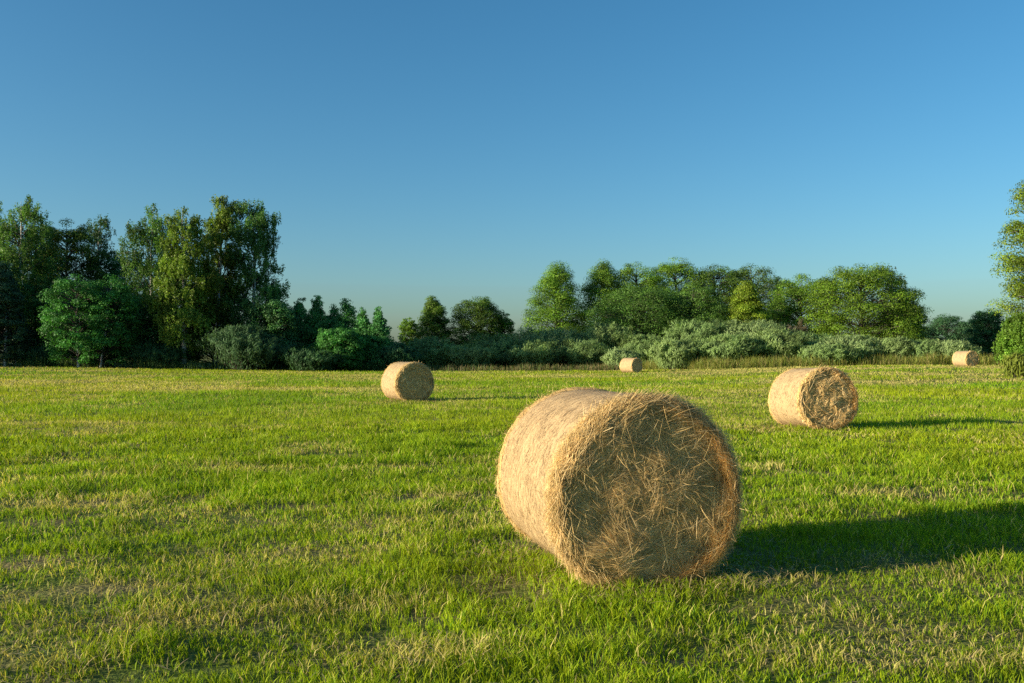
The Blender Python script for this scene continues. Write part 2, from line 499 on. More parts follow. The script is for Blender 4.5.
def make_bale(b, label, seed, detail):
    rng = np.random.default_rng(seed)
    R, L = b['R'], b['L']
    x, y = b['c']
    th = math.radians(b['th'])
    gz = tz(x, y)
    root = thing('hay_bale', label, 'hay bale', (x, y, gz - .02), th, 'round hay bales on the meadow')
    root.rotation_euler.x = math.radians(b.get('tilt', 0))
    cz = R * .93
    so = seed * 3.7

    def rad(phi, s):
        p = np.cos(phi) * 2.2, np.sin(phi) * 2.2
        return R * (1 + .035 * (fbm(p[0] + so, p[1], s * 2.5 + so) - .5) + .012 * (noise3(p[0] * 5, p[1] * 5 + so, s * 8) - .5)
                    + .012 * np.cos(s / L * math.pi))
    lim = L / 2 - .05
    nu, nv = (220, 70) if detail else (72, 20)
    S, PH = np.meshgrid(np.linspace(-lim, lim, nv), np.arange(nu) * 2 * math.pi / nu, indexing='ij')
    # wavy edge of the wrap
    S = S + (np.abs(S) / lim) ** 6 * np.sign(S) * .05 * (fbm(np.cos(PH) * 4 + so, np.sin(PH) * 4, np.sign(S) * 3) - .5)
    r = rad(PH, S)
    V = np.stack([np.sin(PH) * r, S, np.cos(PH) * r], -1).reshape(-1, 3)
    V = squash(V, R); V[:, 2] += cz
    mb = MB(); mb.add(V, Q=grid_q(nu, nv, True))
    o = mb.obj('wrapped_side', M_WRAP, root, smooth=True)
    uvmap(o.data, np.stack([(PH / (2 * math.pi)).ravel(), (S / L).ravel()], 1))
    for sg in (-1, 1):
        nr = 60 if detail else 18
        t = np.linspace(0, 1, nr)
        T, PH = np.meshgrid(t, np.arange(nu) * 2 * math.pi / nu, indexing='ij')
        # lip from under the wrap, over the rounded rim, into the face
        q = np.clip(T / .32, 0, 1)
        rimr = .05
        s_l = np.where(T < .14, lim - .03 + (T / .14) * .03, 0)
        ang = np.clip((T - .14) / .2, 0, 1) * math.pi / 2
        rr = R * (1.012 if sg < 0 else 1.03) - rimr + rimr * np.cos(ang)
        ss = lim + rimr * np.sin(ang) * 1.0
        face = np.clip((T - .34) / .66, 0, 1)
        rr = np.where(T > .34, (R * 1.012 - rimr) * (1 - face), rr)
        ss = np.where(T < .14, s_l, ss)
        rr = np.where(T < .14, R * .985 + R * .027 * (T / .14), rr)
        lump = fbm(np.cos(PH) * rr * 5 + so, np.sin(PH) * rr * 5 + so, sg * 4 + 9.0, 4) - .5
        ring = np.sin(rr * 46 + 5 * fbm(np.cos(PH) * 3, np.sin(PH) * 3, so)) * .006
        ss = ss + sstep(.12, .4, T) * (.11 * lump + ring) + .01 * sstep(.3, .9, T)
        rim = sstep(.05, .16, T) * sstep(.5, .3, T)
        rr = rr + rim * .035 * (fbm(np.cos(PH) * 7 + so, np.sin(PH) * 7, ss * 14 + sg, 4) - .45)
        rr = np.clip(rr * (rad(PH, sg * lim) / R), 0, None)
        V = np.stack([np.sin(PH) * rr, sg * ss, np.cos(PH) * rr], -1).reshape(-1, 3)
        V = squash(V, R); V[:, 2] += cz
        mb = MB(); mb.add(V, Q=grid_q(nu, nr, True)[:, ::sg])
        e = mb.obj('hay_end', M_END, root, smooth=True)
        uvmap(e.data, np.stack([(PH / (2 * math.pi)).ravel() * 3, (rr / R).ravel()], 1))
        # loose straws over the end
        m = (52000 if detail == 2 else 2200 if detail else 300) if sg < 0 else (2500 if detail == 2 else 400 if detail else 60)
        wd = {2: .0023, 1: .009, 0: .03}[detail]
        q = rng.random(m) ** .5
        rimsel = rng.random(m) < .3
        q = np.where(rimsel, .88 + .13 * rng.random(m), q)
        ph = rng.random(m) * 2 * math.pi
        rad_ = q * R * .97
        # hand-sized wads share one direction
        wad = fbm(np.sin(ph) * rad_ * 4.5 + so, np.cos(ph) * rad_ * 4.5, 3.0, 2)
        ang = wad * 15 + rng.normal(size=m) * .5
        up = rng.random(m) < .10
        rd = np.stack([np.sin(ph), np.zeros(m), np.cos(ph)], 1); tg = np.stack([np.cos(ph), np.zeros(m), -np.sin(ph)], 1)
        D = np.stack([np.cos(ang), np.zeros(m), np.sin(ang)], 1) * .75 + tg * (.25 + .75 * sstep(.15, .6, q))[:, None] + rd * .22
        D += np.stack([rng.normal(size=m), np.zeros(m), rng.normal(size=m)], 1) * .28
        D /= np.linalg.norm(D, axis=1, keepdims=True)
        # near the rim they lie round the roll or comb backwards over the edge
        w = sstep(.72, 1.0, q)[:, None]
        D = D * (1 - w) + (tg * np.sign(rng.random((m, 1)) - .5) + rd * rng.normal(size=(m, 1)) * .5) * w
        D += np.array([0, sg, 0]) * (rng.normal(size=(m, 1)) * np.where(up, .10, .04)[:, None] + .008)
        D /= np.linalg.norm(D, axis=1, keepdims=True)
        Nn = np.tile([0, sg * 1.0, 0], (m, 1)) * (1 - w) + w * (rd * .8 + np.array([0, sg * .6, 0]))
        Nn += rng.normal(size=(m, 3)) * .35
        Nn -= D * np.sum(Nn * D, 1, keepdims=True); Nn /= np.linalg.norm(Nn, axis=1, keepdims=True)
        lump = fbm(np.sin(ph) * rad_ * 5 + so, np.cos(ph) * rad_ * 5 + so, sg * 4 + 9.0, 4) - .5
        lump = fbm(np.cos(np.pi / 2 - ph + np.pi / 2) * 0 + np.cos(ph) * rad_ * 5 + so, np.sin(ph) * rad_ * 5 + so, sg * 4 + 9.0, 4) - .5
        depth = lim + .05 + .11 * lump + .006 + np.where(up, .026, .011) * rng.random(m)
        depth = np.where(q > .9, lim + .012 + .05 * np.sqrt(np.clip(1 - ((q - .9) / .1) ** 2, 0, 1)) + .014 * rng.normal(size=m), depth)
        Lg = (.07 + .20 * rng.random(m) ** 1.7) * np.where(up, 1.15, 1) * (1.0 if detail else 1.3)
        P = np.stack([np.sin(ph) * rad_, sg * depth, np.cos(ph) * rad_], 1) + rd * np.where(rimsel, .02, 0)[:, None]
        P = squash(P, R); P[:, 2] += cz
        P = P - D * (Lg * .5)[:, None]
        pal = np.array([(.78, .54, .23), (.70, .48, .19), (.82, .62, .31), (.62, .42, .16), (.64, .48, .20)])
        C = pal[rng.integers(0, 5, m)] * (.72 + .4 * rng.random((m, 1)))
        mb = MB(); ribbons(mb, P, D, Nn, Lg, wd * (.6 + .8 * rng.random(m)), np.where(up, .02, .008) * rng.normal(size=m), C)
        # wisps that stand off the rim, bent outwards
        m2 = ((1300 if sg < 0 else 2600) if detail == 2 else 220 if detail else 24)
        ph = rng.random(m2) * 2 * math.pi
        ph = np.where(rng.random(m2) < .35, rng.normal(size=m2) * .5 + math.pi + (.5 if sg < 0 else 0), ph)
        rd = np.stack([np.sin(ph), np.zeros(m2), np.cos(ph)], 1); tg = np.stack([np.cos(ph), np.zeros(m2), -np.sin(ph)], 1)
        D = rd * (.25 + .5 * rng.random((m2, 1))) + np.array([0, sg, 0]) * rng.normal(size=(m2, 1)) * .6 + tg * rng.normal(size=(m2, 1)) * .9
        D /= np.linalg.norm(D, axis=1, keepdims=True)
        P = rd * (R * (.97 + .03 * rng.random((m2, 1)))) + np.array([0, sg, 0]) * (lim - .02 + .08 * rng.random((m2, 1)))
        P = squash(P, R); P[:, 2] += cz
        Nn = np.cross(D, unit(rng, m2)); Nn /= np.linalg.norm(Nn, axis=1, keepdims=True)
        C = pal[rng.integers(0, 3, m2)] * (.7 + .5 * rng.random((m2, 1)))
        Lw = (.03 + .08 * rng.random(m2) ** 2) * (1 if detail else .8)
        ribbons(mb, P, D, Nn, Lw, wd * .75 * np.ones(m2), .025 * rng.normal(size=m2), C)
        s = mb.obj('loose_straw', M_STRAW, e); s['kind'] = 'stuff'
    if detail:
        # fine stubble poking through the net on the side
        m = 6500 if detail == 2 else 900
        ph = rng.random(m) * 2 * math.pi; s_ = (rng.random(m) - .5) * 2 * lim
        rd = np.stack([np.sin(ph), np.zeros(m), np.cos(ph)], 1); tg = np.stack([np.cos(ph), np.zeros(m), -np.sin(ph)], 1)
        P = rd * (rad(ph, s_) + .002)[:, None] + np.array([0, 1.0, 0]) * s_[:, None]
        P = squash(P, R); P[:, 2] += cz
        D = tg * np.sign(rng.random((m, 1)) - .5) + np.array([0, 1.0, 0]) * rng.normal(size=(m, 1)) * .45 + rd * np.abs(rng.normal(size=(m, 1))) * .10
        D /= np.linalg.norm(D, axis=1, keepdims=True)
        Nn = rd - D * np.sum(rd * D, 1, keepdims=True); Nn /= np.linalg.norm(Nn, axis=1, keepdims=True)
        C = np.array([.43, .30, .16]) * (.6 + .65 * rng.random((m, 1)))
        mb = MB(); ribbons(mb, P, D, Nn, .025 + .06 * rng.random(m), {2: .0035, 1: .008}[detail] * np.ones(m), .004 * rng.random(m), C)
        s = mb.obj('stray_straw', M_STRAW, o); s['kind'] = 'stuff'
    return root


make_bale(BALES[0], 'big golden round hay bale in the foreground with frayed straw end', 31, 2)
make_bale(BALES[1], 'round hay bale on the right half way to the willows, pale wrapped side', 32, 1)
make_bale(BALES[2], 'round hay bale left of centre before the dark young trees, end in shade', 33, 1)
make_bale(BALES[3], 'tiny distant hay bale before the willows near the middle of the meadow edge', 34, 0)
make_bale(BALES[4], 'tiny distant hay bale at far right beside the tall leafy tree', 35, 0)

# ------------------------------------------------------------------ trees
def world(px, D):
    return (px - 512) / F * D


G_GREEN = (.055, .115, .016)


def crown_profile(kind, t):
    if kind == 'alder':   return (np.clip(1 - t, 0, 1) ** .62) * (.72 + .28 * np.clip(t / .25, 0, 1))
    if kind == 'round':   return np.clip(1 - np.abs(2 * np.clip(t, 0, 1) - .75) ** 2.3 / 1.75, 0, 1) ** .45
    if kind == 'birch':   return np.clip(1 - t, 0, 1) ** .33 * (.85 + .15 * np.clip(t / .35, 0, 1))
    if kind == 'spire':   return np.clip(1 - t, 0, 1) ** .9 * (.85 + .15 * np.clip(t / .2, 0, 1))
    return np.sqrt(np.clip(1 - t * t, 0, 1))


def make_tree(name, label, cat, px, D, top, hw, kind, col, seed, nleaf=9000, group=None, base=.07, bark=None,
              leafsize=.24, dens=1.0, stems=1, x=None, ground=None, sub=False, nlimb=None, clump=1.0, fill=1.0):
    nleaf = int(nleaf * 4.4); leafsize *= .69
    if kind == 'birch':
        leafsize *= 1.1; fill = .55; base = max(base, .2)
    if group == GA: hw = hw * 1.2
    rng = np.random.default_rng(seed)
    if x is None: x = world(px, D)
    gz = tz(x, D)
    H = (355 - top + 2) / F * D + CAM_H - gz
    W = hw * 1.16 / F * D
    root = thing(name, label, cat, (x, D, gz - .05), 0, group)
    bark = bark or M_BARK
    tb = MB(); lb = MB(); cb = MB()
    CC, CR, CD = [], [], []          # clump centres, radii, limb direction
    for sidx in range(stems):
        off = np.array([0, 0]) if stems == 1 else np.array([math.cos(sidx * 2.4 + seed), math.sin(sidx * 2.4 + seed)]) * W * .35
        hh = H * (1 if sidx == 0 else .78 + .2 * rng.random())
        k = 9
        tt = np.linspace(0, 1, k)
        wob = np.cumsum(rng.normal(size=(k, 2)) * .012 * hh, 0) * tt[:, None] * .6
        tr = np.stack([off[0] * (1 + tt * .6) + wob[:, 0], off[1] * (1 + tt * .6) + wob[:, 1], tt * hh * .97], 1)
        r0 = (.013 * H + .03) / (1 if stems == 1 else 1.8)
        rad = r0 * (1 - tt) ** .8 + .015
        rad[0] *= 1.35
        tube(tb, tr, rad, 7)
        nl = nlimb or {'alder': 26, 'round': 24, 'birch': 28, 'spire': 34}.get(kind, 28)
        nl = max(8, nl // (1 if stems == 1 else 2))
        wk = W if stems == 1 else W * .72
        for i in range(nl):
            t = (i + rng.random() * .9) / nl
            zt = base + (1 - base) * t
            az = i * 2.39996 + rng.normal() * .35 + seed
            rr = wk * crown_profile(kind, t) * (.74 + .28 * rng.random()) * (.72 + .56 * float(fbm(math.cos(az) * 1.3 + seed, math.sin(az) * 1.3, t * 2.6, 2)))
            el = {'alder': .12 + .75 * t, 'round': .15 + .85 * t, 'birch': .55 + .5 * t, 'spire': .25 + .45 * t}.get(kind, .5)
            el += rng.normal() * .12
            rr = max(rr, .35)
            dz = rr * math.tan(min(el, 1.25))
            dz = min(dz, .13 * H + .2)
            zs = min(max(zt * .98 - dz / hh, base * .55 * zt + .02), .93)
            p0 = np.array([np.interp(zs, tt, tr[:, j]) for j in range(3)])
            dz = max(zt * hh * .98 - p0[2], .05)
            d2 = np.array([math.cos(az), math.sin(az), 0])
            end = p0 + d2 * rr + np.array([0, 0, dz])
            zmax = H * .985
            if end[2] > zmax: end[2] = zmax - .15 * rng.random()
            mid = p0 * .5 + end * .5 + np.array([0, 0, (.10 if kind != 'birch' else .22) * rr]) + rng.normal(size=3) * .06 * rr
            if kind == 'birch': end = end - np.array([0, 0, .10 * rr])
            q = np.linspace(0, 1, 6)[:, None]
            lp = p0 * (1 - q) ** 2 + 2 * mid * q * (1 - q) + end * q * q
            lr = max(.018, .35 * np.interp(zs, tt, rad) + .012 * rr)
            tube(lb, lp, lr * (1 - .85 * np.linspace(0, 1, 6)), 5)
            # clumps along the limb and on side twigs
            cs = (.185 if kind in ('alder', 'round') else .25) * wk * clump * (.7 + .6 * rng.random())
            if kind == 'spire': cs *= 1.1 * (1 - .68 * t)
            nside = (3 + int(rng.random() * 2 + rr / max(wk, .1) * 2)) if kind in ('alder', 'round') else 2 + int(rng.random() * 2 + rr / max(wk, .1) * 2)
            for c in range(nside + 1):
                f = 1 if c == 0 else .35 + .6 * rng.random()
                pc = lp[-1] if c == 0 else np.array([np.interp(f, np.linspace(0, 1, 6), lp[:, j]) for j in range(3)])
                if c:
                    sd = np.cross(d2, [0, 0, 1]) * (1 if c % 2 else -1)
                    pe = pc + sd * rr * (.12 + .28 * rng.random()) + d2 * rr * .12 * rng.random() + np.array([0, 0, rng.normal() * .10 * rr])
                    tube(lb, [pc, pc * .5 + pe * .5 + np.array([0, 0, .03 * rr]), pe], [lr * .4, lr * .3, .012], 4)
                    pc = pe
                CC.append(pc); CR.append(cs * (.75 + .5 * rng.random()) * (1 if c == 0 else .9)); CD.append(d2)
        CC.append(tr[-1]); CR.append((.16 * wk + .2) * (.5 if kind == 'spire' else 1)); CD.append(np.array([0, 0, 1.0]))
        nf = int((190 if kind in ('alder', 'round') else 120 if kind == 'spire' else 60) * fill / (1 if stems == 1 else 1.6))
        for i in range(nf):
            t = rng.random() ** .8
            zt = base * .6 + (1 - base * .6) * t
            az = rng.random() * 2 * math.pi
            rr = wk * crown_profile(kind, t * .97) * ((.55 if kind in ('alder', 'round') else .45) + (.42 if kind in ('alder', 'round') else .48) * rng.random() ** .5) * (.72 + .56 * float(fbm(math.cos(az) * 1.3 + seed, math.sin(az) * 1.3, t * 2.6, 2)))
            p0 = np.array([np.interp(zt * .93, tt, tr[:, j]) for j in range(3)])
            d2 = np.array([math.cos(az), math.sin(az), 0])
            pe = p0 + d2 * rr; pe[2] = min(pe[2] + .12 * rr, H * .97)
            tube(lb, [p0 - np.array([0, 0, .25 * rr]), p0 * .5 + pe * .5, pe], [.05, .035, .012], 4)
            CC.append(pe); CR.append(((.17 if kind in ('alder', 'round') else .21) * wk * clump * (.7 + .6 * rng.random()) + .12) * (1 - .62 * t if kind == 'spire' else 1)); CD.append(d2)
    CC = np.array(CC); CR = np.array(CR); CD = np.array(CD)
    vis = rng.random(len(CC)) < dens
    vis[::5] = True
    CC, CR, CD = CC[vis], CR[vis], CD[vis]
    w = CR ** 2; w = w / w.sum()
    idx = rng.choice(len(CC), nleaf, p=w)
    tone = 1 + .26 * rng.normal(size=len(CC))        # every spray has its own green
    tone = np.clip(tone, .55, 1.5)[idx]
    u = unit(rng, nleaf)
    rad = rng.random(nleaf) ** .33
    if kind == 'birch':
        # hanging strands
        ns = 9
        sid = rng.integers(0, ns, nleaf)
        so = np.clip(rng.normal(size=(len(CC), ns, 3)), -1.3, 1.3) * np.array([.55, .55, .3])
        sl = (.4 + 1.0 * rng.random((len(CC), ns)))
        f = rng.random(nleaf)
        P = CC[idx] + so[idx, sid] * CR[idx][:, None] + np.array([0, 0, -1.0]) * (f * sl[idx, sid] * np.clip(CR[idx] * 1.25, .5, 1.5))[:, None]
        P += rng.normal(size=(nleaf, 3)) * .055 * (1 + CR[idx])[:, None]
        Nn = unit(rng, nleaf) + CD[idx] * .5
        Dr = np.tile([0, 0, -1.0], (nleaf, 1)) + rng.normal(size=(nleaf, 3)) * .5
    else:
        fl = {'alder': .62, 'round': .7, 'spire': .85}.get(kind, .8)
        u[:, 2] = np.abs(u[:, 2]) * np.where(rng.random(nleaf) < .75, 1, -1)
        P = CC[idx] + u * (rad * CR[idx])[:, None] * np.array([1.15, 1.15, fl])
        if kind == 'alder': P[:, 2] -= .12 * ((P[:, 0] - CC[idx][:, 0]) ** 2 + (P[:, 1] - CC[idx][:, 1]) ** 2) / (CR[idx] + .01)
        Nn = unit(rng, nleaf) * .6 + u * 1.1 + np.array([0, 0, .35])
        Dr = unit(rng, nleaf) + CD[idx] * .6
        if kind == 'spire': Dr = Dr + np.array([0, 0, 1.2]); Nn = unit(rng, nleaf) + u * .5
    P[:, 2] = np.maximum(P[:, 2], .25 + .4 * rng.random(nleaf))
    Nn /= np.linalg.norm(Nn, axis=1, keepdims=True)
    C = np.array(col) * (tone * (.75 + .5 * rng.random(nleaf)))[:, None]
    C = C * (1 + rng.normal(size=(nleaf, 1)) * np.array([[.14, .05, .1]]))
    C = np.clip(C, .004, .6)
    Ls = leafsize * (.65 + .7 * rng.random(nleaf))
    leaves(cb, P, Nn, Dr, Ls, Ls * .62, C)
    tr_o = tb.obj('trunk', bark, root, smooth=True)
    lb.obj('limbs', M_BARK, tr_o, smooth=True)
    cb.obj('crown', M_LEAF, root)
    return root


def make_willow(name, label, cat, px, D, top, hw, col, seed, nleaf=9000, group=None, mat=None, ll=.36, bare=0, x=None):
    """many-stemmed shrub: arching stems with narrow upright leaves"""
    rng = np.random.default_rng(seed)
    if x is None: x = world(px, D)
    gz = tz(x, D)
    H = (355 - top) / F * D + CAM_H - gz
    W = hw * 1.2 / F * D
    root = thing(name, label, cat, (x, D, gz - .04), 0, group)
    nleaf = int(nleaf * 3.4)
    ns = int(170 + 50 * W)
    tb, cb = MB(), MB()
    az = rng.random(ns) * 2 * math.pi
    q = rng.random(ns) ** .55                    # 0 = upright in the middle, 1 = arching out to the rim
    bx = np.cos(az) * W * .35 * q; by = np.sin(az) * W * .35 * q
    lobes = fbm(np.cos(az) * 1.6 * q + seed, np.sin(az) * 1.6 * q + seed, 1.0, 2)
    hh = H * np.sqrt(np.clip(1 - .62 * q ** 2.4, .1, 1)) * (.72 + .5 * lobes) * (.74 + .36 * rng.random(ns))
    hh = np.minimum(hh, H * 1.02)
    ex = np.cos(az) * W * q * (.85 + .25 * rng.random(ns)); ey = np.sin(az) * W * q * .9
    PP, DD, ll_ = [], [], []
    for i in range(ns):
        p0 = np.array([bx[i], by[i], 0]); p2 = np.array([ex[i], ey[i], hh[i]])
        p1 = np.array([bx[i] * .6 + ex[i] * .4, by[i] * .6 + ey[i] * .4, hh[i] * .75])
        t = np.linspace(0, 1, 5)[:, None]
        c = p0 * (1 - t) ** 2 + 2 * p1 * t * (1 - t) + p2 * t * t
        if rng.random() < .6 or bare: tube(tb, c, [.045, .035, .025, .016, .008], 4)
        m = max(8, int(nleaf / ns))
        t = (.12 + .90 * rng.random(m) ** .75)[:, None]
        P = p0 * (1 - t) ** 2 + 2 * p1 * t * (1 - t) + p2 * t * t
        T = 2 * (p1 - p0) * (1 - t) + 2 * (p2 - p1) * t
        T = T / (np.linalg.norm(T, axis=1, keepdims=True) + 1e-9)
        sp = (.30 * (1.15 - t) + .07) * (.5 + .14 * W)
        P = P + rng.normal(size=(m, 3)) * sp * np.array([1, 1, .9])
        PP.append(P); DD.append(T)
    P = np.concatenate(PP); T = np.concatenate(DD); n = len(P)
    P[:, 2] = np.maximum(P[:, 2], .08 + .3 * rng.random(n))
    Dr = T + rng.normal(size=(n, 3)) * .35 + np.array([0, 0, .5])
    out = P - np.array([0, 0, H * .35]); out /= np.linalg.norm(out, axis=1, keepdims=True) + 1e-9
    Nn = unit(rng, n) * .8 + out * .9 + np.array([0, 0, .2])
    Nn /= np.linalg.norm(Nn, axis=1, keepdims=True)
    tn = (.72 + .56 * fbm(P[:, 0] * .8 + seed, P[:, 1] * .8, P[:, 2] * .8, 2)) * (.75 + .5 * rng.random(n))
    C = np.clip(np.array(col) * tn[:, None], .004, .6)
    L_ = ll * (.6 + .8 * rng.random(n))
    leaves(cb, P, Nn, Dr, L_, L_ * (.2 if mat is None else .5), C)
    tb.obj('stem', M_BARK, root, smooth=True)
    cb.obj('foliage', mat or M_WILLOW, root)
    return root


BG = (.10, .195, .04)     # birch green
YG = (.165, .245, .035)     # yellowing birch
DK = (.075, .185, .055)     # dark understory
AL = (.135, .25, .022)     # alder / maple green
SP = (.085, .25, .075)     # young conifer green
WI = (.20, .27, .085)     # willow sage
GW = 'trees of the left wood'
GY = 'young trees at the right end of the left wood'
GM = 'small trees behind the shaded willows'
GA = 'leafy trees of the middle row'
GF = 'far low trees at the right'
GS = 'willow shrubs along the meadow edge'
GU = 'shrubs under the left wood'

TREES = [
    # name, label, px, D, top, half width, kind, colour, leaves, group, extra
    ('birch_tree', 'tall birch at the left edge with a pale trunk and sunlit top', 16, 107, 196, 40, 'birch', BG, 13000, GW, dict(bark=M_BIRCH, dens=.85)),
    ('birch_tree', 'birch cut by the left edge, with rusty yellow leaves at its top', -22, 111, 186, 36, 'birch', YG, 9000, GW, dict(bark=M_BIRCH)),
    ('leafy_tree', 'dense dark tree with a lit top between the left edge birch and the thin birch', 64, 114, 219, 30, 'round', (.11, .16, .02), 12000, GW, dict()),
    ('leafy_tree', 'dark slim tree rising behind the dense dark tree of the left wood', 44, 119, 216, 20, 'round', DK, 7000, GW, dict()),
    ('birch_tree', 'thin see-through birch with sky showing between its leaves', 95, 119, 214, 22, 'birch', (.065, .13, .05), 4600, GW, dict(bark=M_BIRCH, dens=.7)),
    ('leafy_tree', 'low dark tree in the dip of the left wood skyline', 121, 120, 252, 24, 'round', DK, 8000, GW, dict()),
    ('birch_tree', 'broad birch with gaps right of the skyline dip in the left wood', 150, 108, 202, 35, 'birch', BG, 9500, GW, dict(bark=M_BIRCH, dens=.72)),
    ('birch_tree', 'yellow weeping birch with sunlit hanging branches and a white trunk', 184, 102, 205, 28, 'birch', YG, 13000, GW, dict(bark=M_BIRCH)),
    ('birch_tree', 'tallest slender birch of the left wood, right of the yellow weeping birch', 216, 106, 191, 23, 'birch', (.135, .195, .03), 9500, GW, dict(bark=M_BIRCH, dens=.9)),
    ('birch_tree', 'wide birch ending the tall part of the left wood, sky showing through', 253, 107, 198, 35, 'birch', (.085, .18, .045), 11500, GW, dict(bark=M_BIRCH, dens=.72)),
    ('leafy_tree', 'dark green tree below the wide birch at the wood end', 272, 104, 300, 24, 'round', DK, 6000, GW, dict()),
    ('leafy_tree', 'dark tree below the tallest slender birch of the left wood', 214, 110, 270, 30, 'round', DK, 8000, GW, dict()),
    ('young_aspen', 'pale grey green young tree in front at the left edge', 6, 101, 262, 22, 'alder', (.065, .12, .05), 8000, GW, dict(bark=M_BIRCH)),
    ('bushy_tree', 'round bushy bright green tree on three thin pale trunks', 86, 100, 277, 38, 'round', (.07, .22, .045), 14000, GW, dict(bark=M_BIRCH, stems=3, base=.07)),
    ('bushy_tree', 'dark bushy tree right of the three-trunked bright one', 140, 105, 298, 34, 'round', (.065, .17, .05), 10000, GW, dict()),
    ('bushy_tree', 'dark tree in the shade between the left edge and the bright bushy tree', 38, 108, 282, 30, 'round', DK, 8000, GW, dict()),
    ('young_spruce', 'dark young tree nearest the tall birches in the young stand', 299, 101, 300, 26, 'spire', SP, 5500, GY, dict()),
    ('young_spruce', 'pointed dark young tree, second from the tall birches', 318, 101, 296, 24, 'spire', SP, 6000, GY, dict()),
    ('young_spruce', 'pointed young tree in the middle of the young stand, behind the round bush', 347, 101, 300, 28, 'spire', (.08, .245, .07), 6000, GY, dict()),
    ('young_spruce', 'slim young tree second from the right end of the young stand', 363, 100, 309, 21, 'spire', SP, 5000, GY, dict()),
    ('young_spruce', 'rightmost young tree ending the stand beside the sky gap', 379, 99.5, 308, 21, 'spire', SP, 5500, GY, dict()),
    ('young_spruce', 'young tree at the back of the stand between two pointed ones', 333, 104, 306, 26, 'spire', SP, 4500, GY, dict()),
    ('young_spruce', 'small conical tree left of the round light green bush', 322, 97.5, 330, 11, 'spire', (.07, .22, .055), 4000, GY, dict()),
    ('round_bush', 'round light green bush in front of the young stand', 340, 97, 331, 21, 'round', (.075, .24, .045), 8000, GY, dict(base=.06)),
    ('leafy_tree', 'smallest leftmost tree behind the shaded willows, beside the sky gap', 411, 128, 319, 10, 'round', AL, 3000, GM, dict()),
    ('leafy_tree', 'pointed tree behind the shaded willows', 437, 126, 298, 21, 'alder', (.10, .175, .02), 8000, GM, dict()),
    ('leafy_tree', 'rounded tree behind the shaded willows, right of the pointed one', 477, 126, 299, 23, 'round', (.085, .155, .02), 9000, GM, dict()),
    ('leafy_tree', 'low lit tree between the rounded tree and the tall layered tree', 503, 128, 314, 13, 'round', AL, 4000, GM, dict()),
    ('leafy_tree', 'layered conical tree at the left end of the middle row', 556, 124, 264, 33, 'alder', AL, 14000, GA, dict()),
    ('leafy_tree', 'lit tree standing next right of the layered conical tree', 603, 127, 261, 30, 'alder', (.12, .22, .02), 11000, GA, dict()),
    ('leafy_tree', 'lit tree above the dark dome of leaves in the middle row', 640, 128, 264, 26, 'round', AL, 10000, GA, dict()),
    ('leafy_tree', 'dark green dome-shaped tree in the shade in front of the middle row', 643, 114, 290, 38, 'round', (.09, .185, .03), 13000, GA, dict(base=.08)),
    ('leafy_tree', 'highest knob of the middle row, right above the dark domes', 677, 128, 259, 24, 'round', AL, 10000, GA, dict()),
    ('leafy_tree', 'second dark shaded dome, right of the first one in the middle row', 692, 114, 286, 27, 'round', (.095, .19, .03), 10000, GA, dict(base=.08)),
    ('leafy_tree', 'dark tree with a lit crest left of the yellow green pyramid tree', 716, 126, 266, 22, 'round', (.08, .155, .02), 9000, GA, dict()),
    ('leafy_tree', 'rounded tree standing behind the yellow green pyramid tree', 752, 126, 266, 28, 'round', (.09, .16, .02), 10000, GA, dict()),
    ('leafy_tree', 'bright yellow green pyramid tree in front of the middle row', 746, 111, 281, 22, 'alder', (.18, .26, .02), 9000, GA, dict()),
    ('leafy_tree', 'dark blue green tree in the gap right of the pyramid tree', 779, 122, 278, 14, 'spire', (.06, .14, .05), 5000, GA, dict()),
    ('leafy_tree', 'lit round-topped tree between the dark gap tree and the wide tree', 803, 116, 277, 25, 'round', AL, 9500, GA, dict()),
    ('leafy_tree', 'wide spreading sunlit tree at the right end of the middle row', 862, 110, 268, 37, 'round', (.13, .225, .018), 17000, GA, dict(base=.1)),
    ('leafy_tree', 'thin grey green tree top showing behind the wide spreading tree', 893, 118, 266, 19, 'birch', (.07, .10, .04), 4500, GA, dict(dens=.7)),
    ('leafy_tree', 'low dark tree at the right foot of the wide spreading tree', 903, 112, 302, 17, 'round', (.055, .11, .02), 6000, GA, dict()),
    ('distant_tree', 'leftmost low bluish tree right of the wide spreading tree', 926, 150, 329, 14, 'round', (.06, .14, .06), 4000, GF, dict()),
    ('distant_tree', 'bluish green round tree above the far right bale', 949, 150, 316, 18, 'round', (.06, .15, .06), 5500, GF, dict()),
    ('distant_tree', 'bluish low tree between the bale and the tall right tree', 972, 148, 321, 14, 'round', (.06, .14, .06), 4500, GF, dict()),
    ('distant_tree', 'dark tree left of the tall right tree, behind its low leaves', 990, 120, 311, 18, 'round', (.055, .15, .045), 6000, GF, dict()),
    ('leafy_tree', 'tall leafy tree cut by the right edge of the photo', 1064, 78, 160, 52, 'round', (.15, .225, .02), 15000, 'trees at the right edge', dict(leafsize=.24, base=.14, dens=.7)),
    ('round_bush', 'low yellow green tree at the foot of the tall right edge tree', 1022, 76, 314, 22, 'birch', (.12, .225, .025), 9000, 'trees at the right edge', dict(base=.04, leafsize=.2)),
]
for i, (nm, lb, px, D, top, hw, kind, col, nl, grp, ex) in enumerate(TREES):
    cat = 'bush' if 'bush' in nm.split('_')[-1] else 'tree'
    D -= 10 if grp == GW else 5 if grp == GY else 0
    make_tree(nm, lb, cat, px, D, top, hw, kind, col, 100 + i, nleaf=nl, group=grp, **ex)

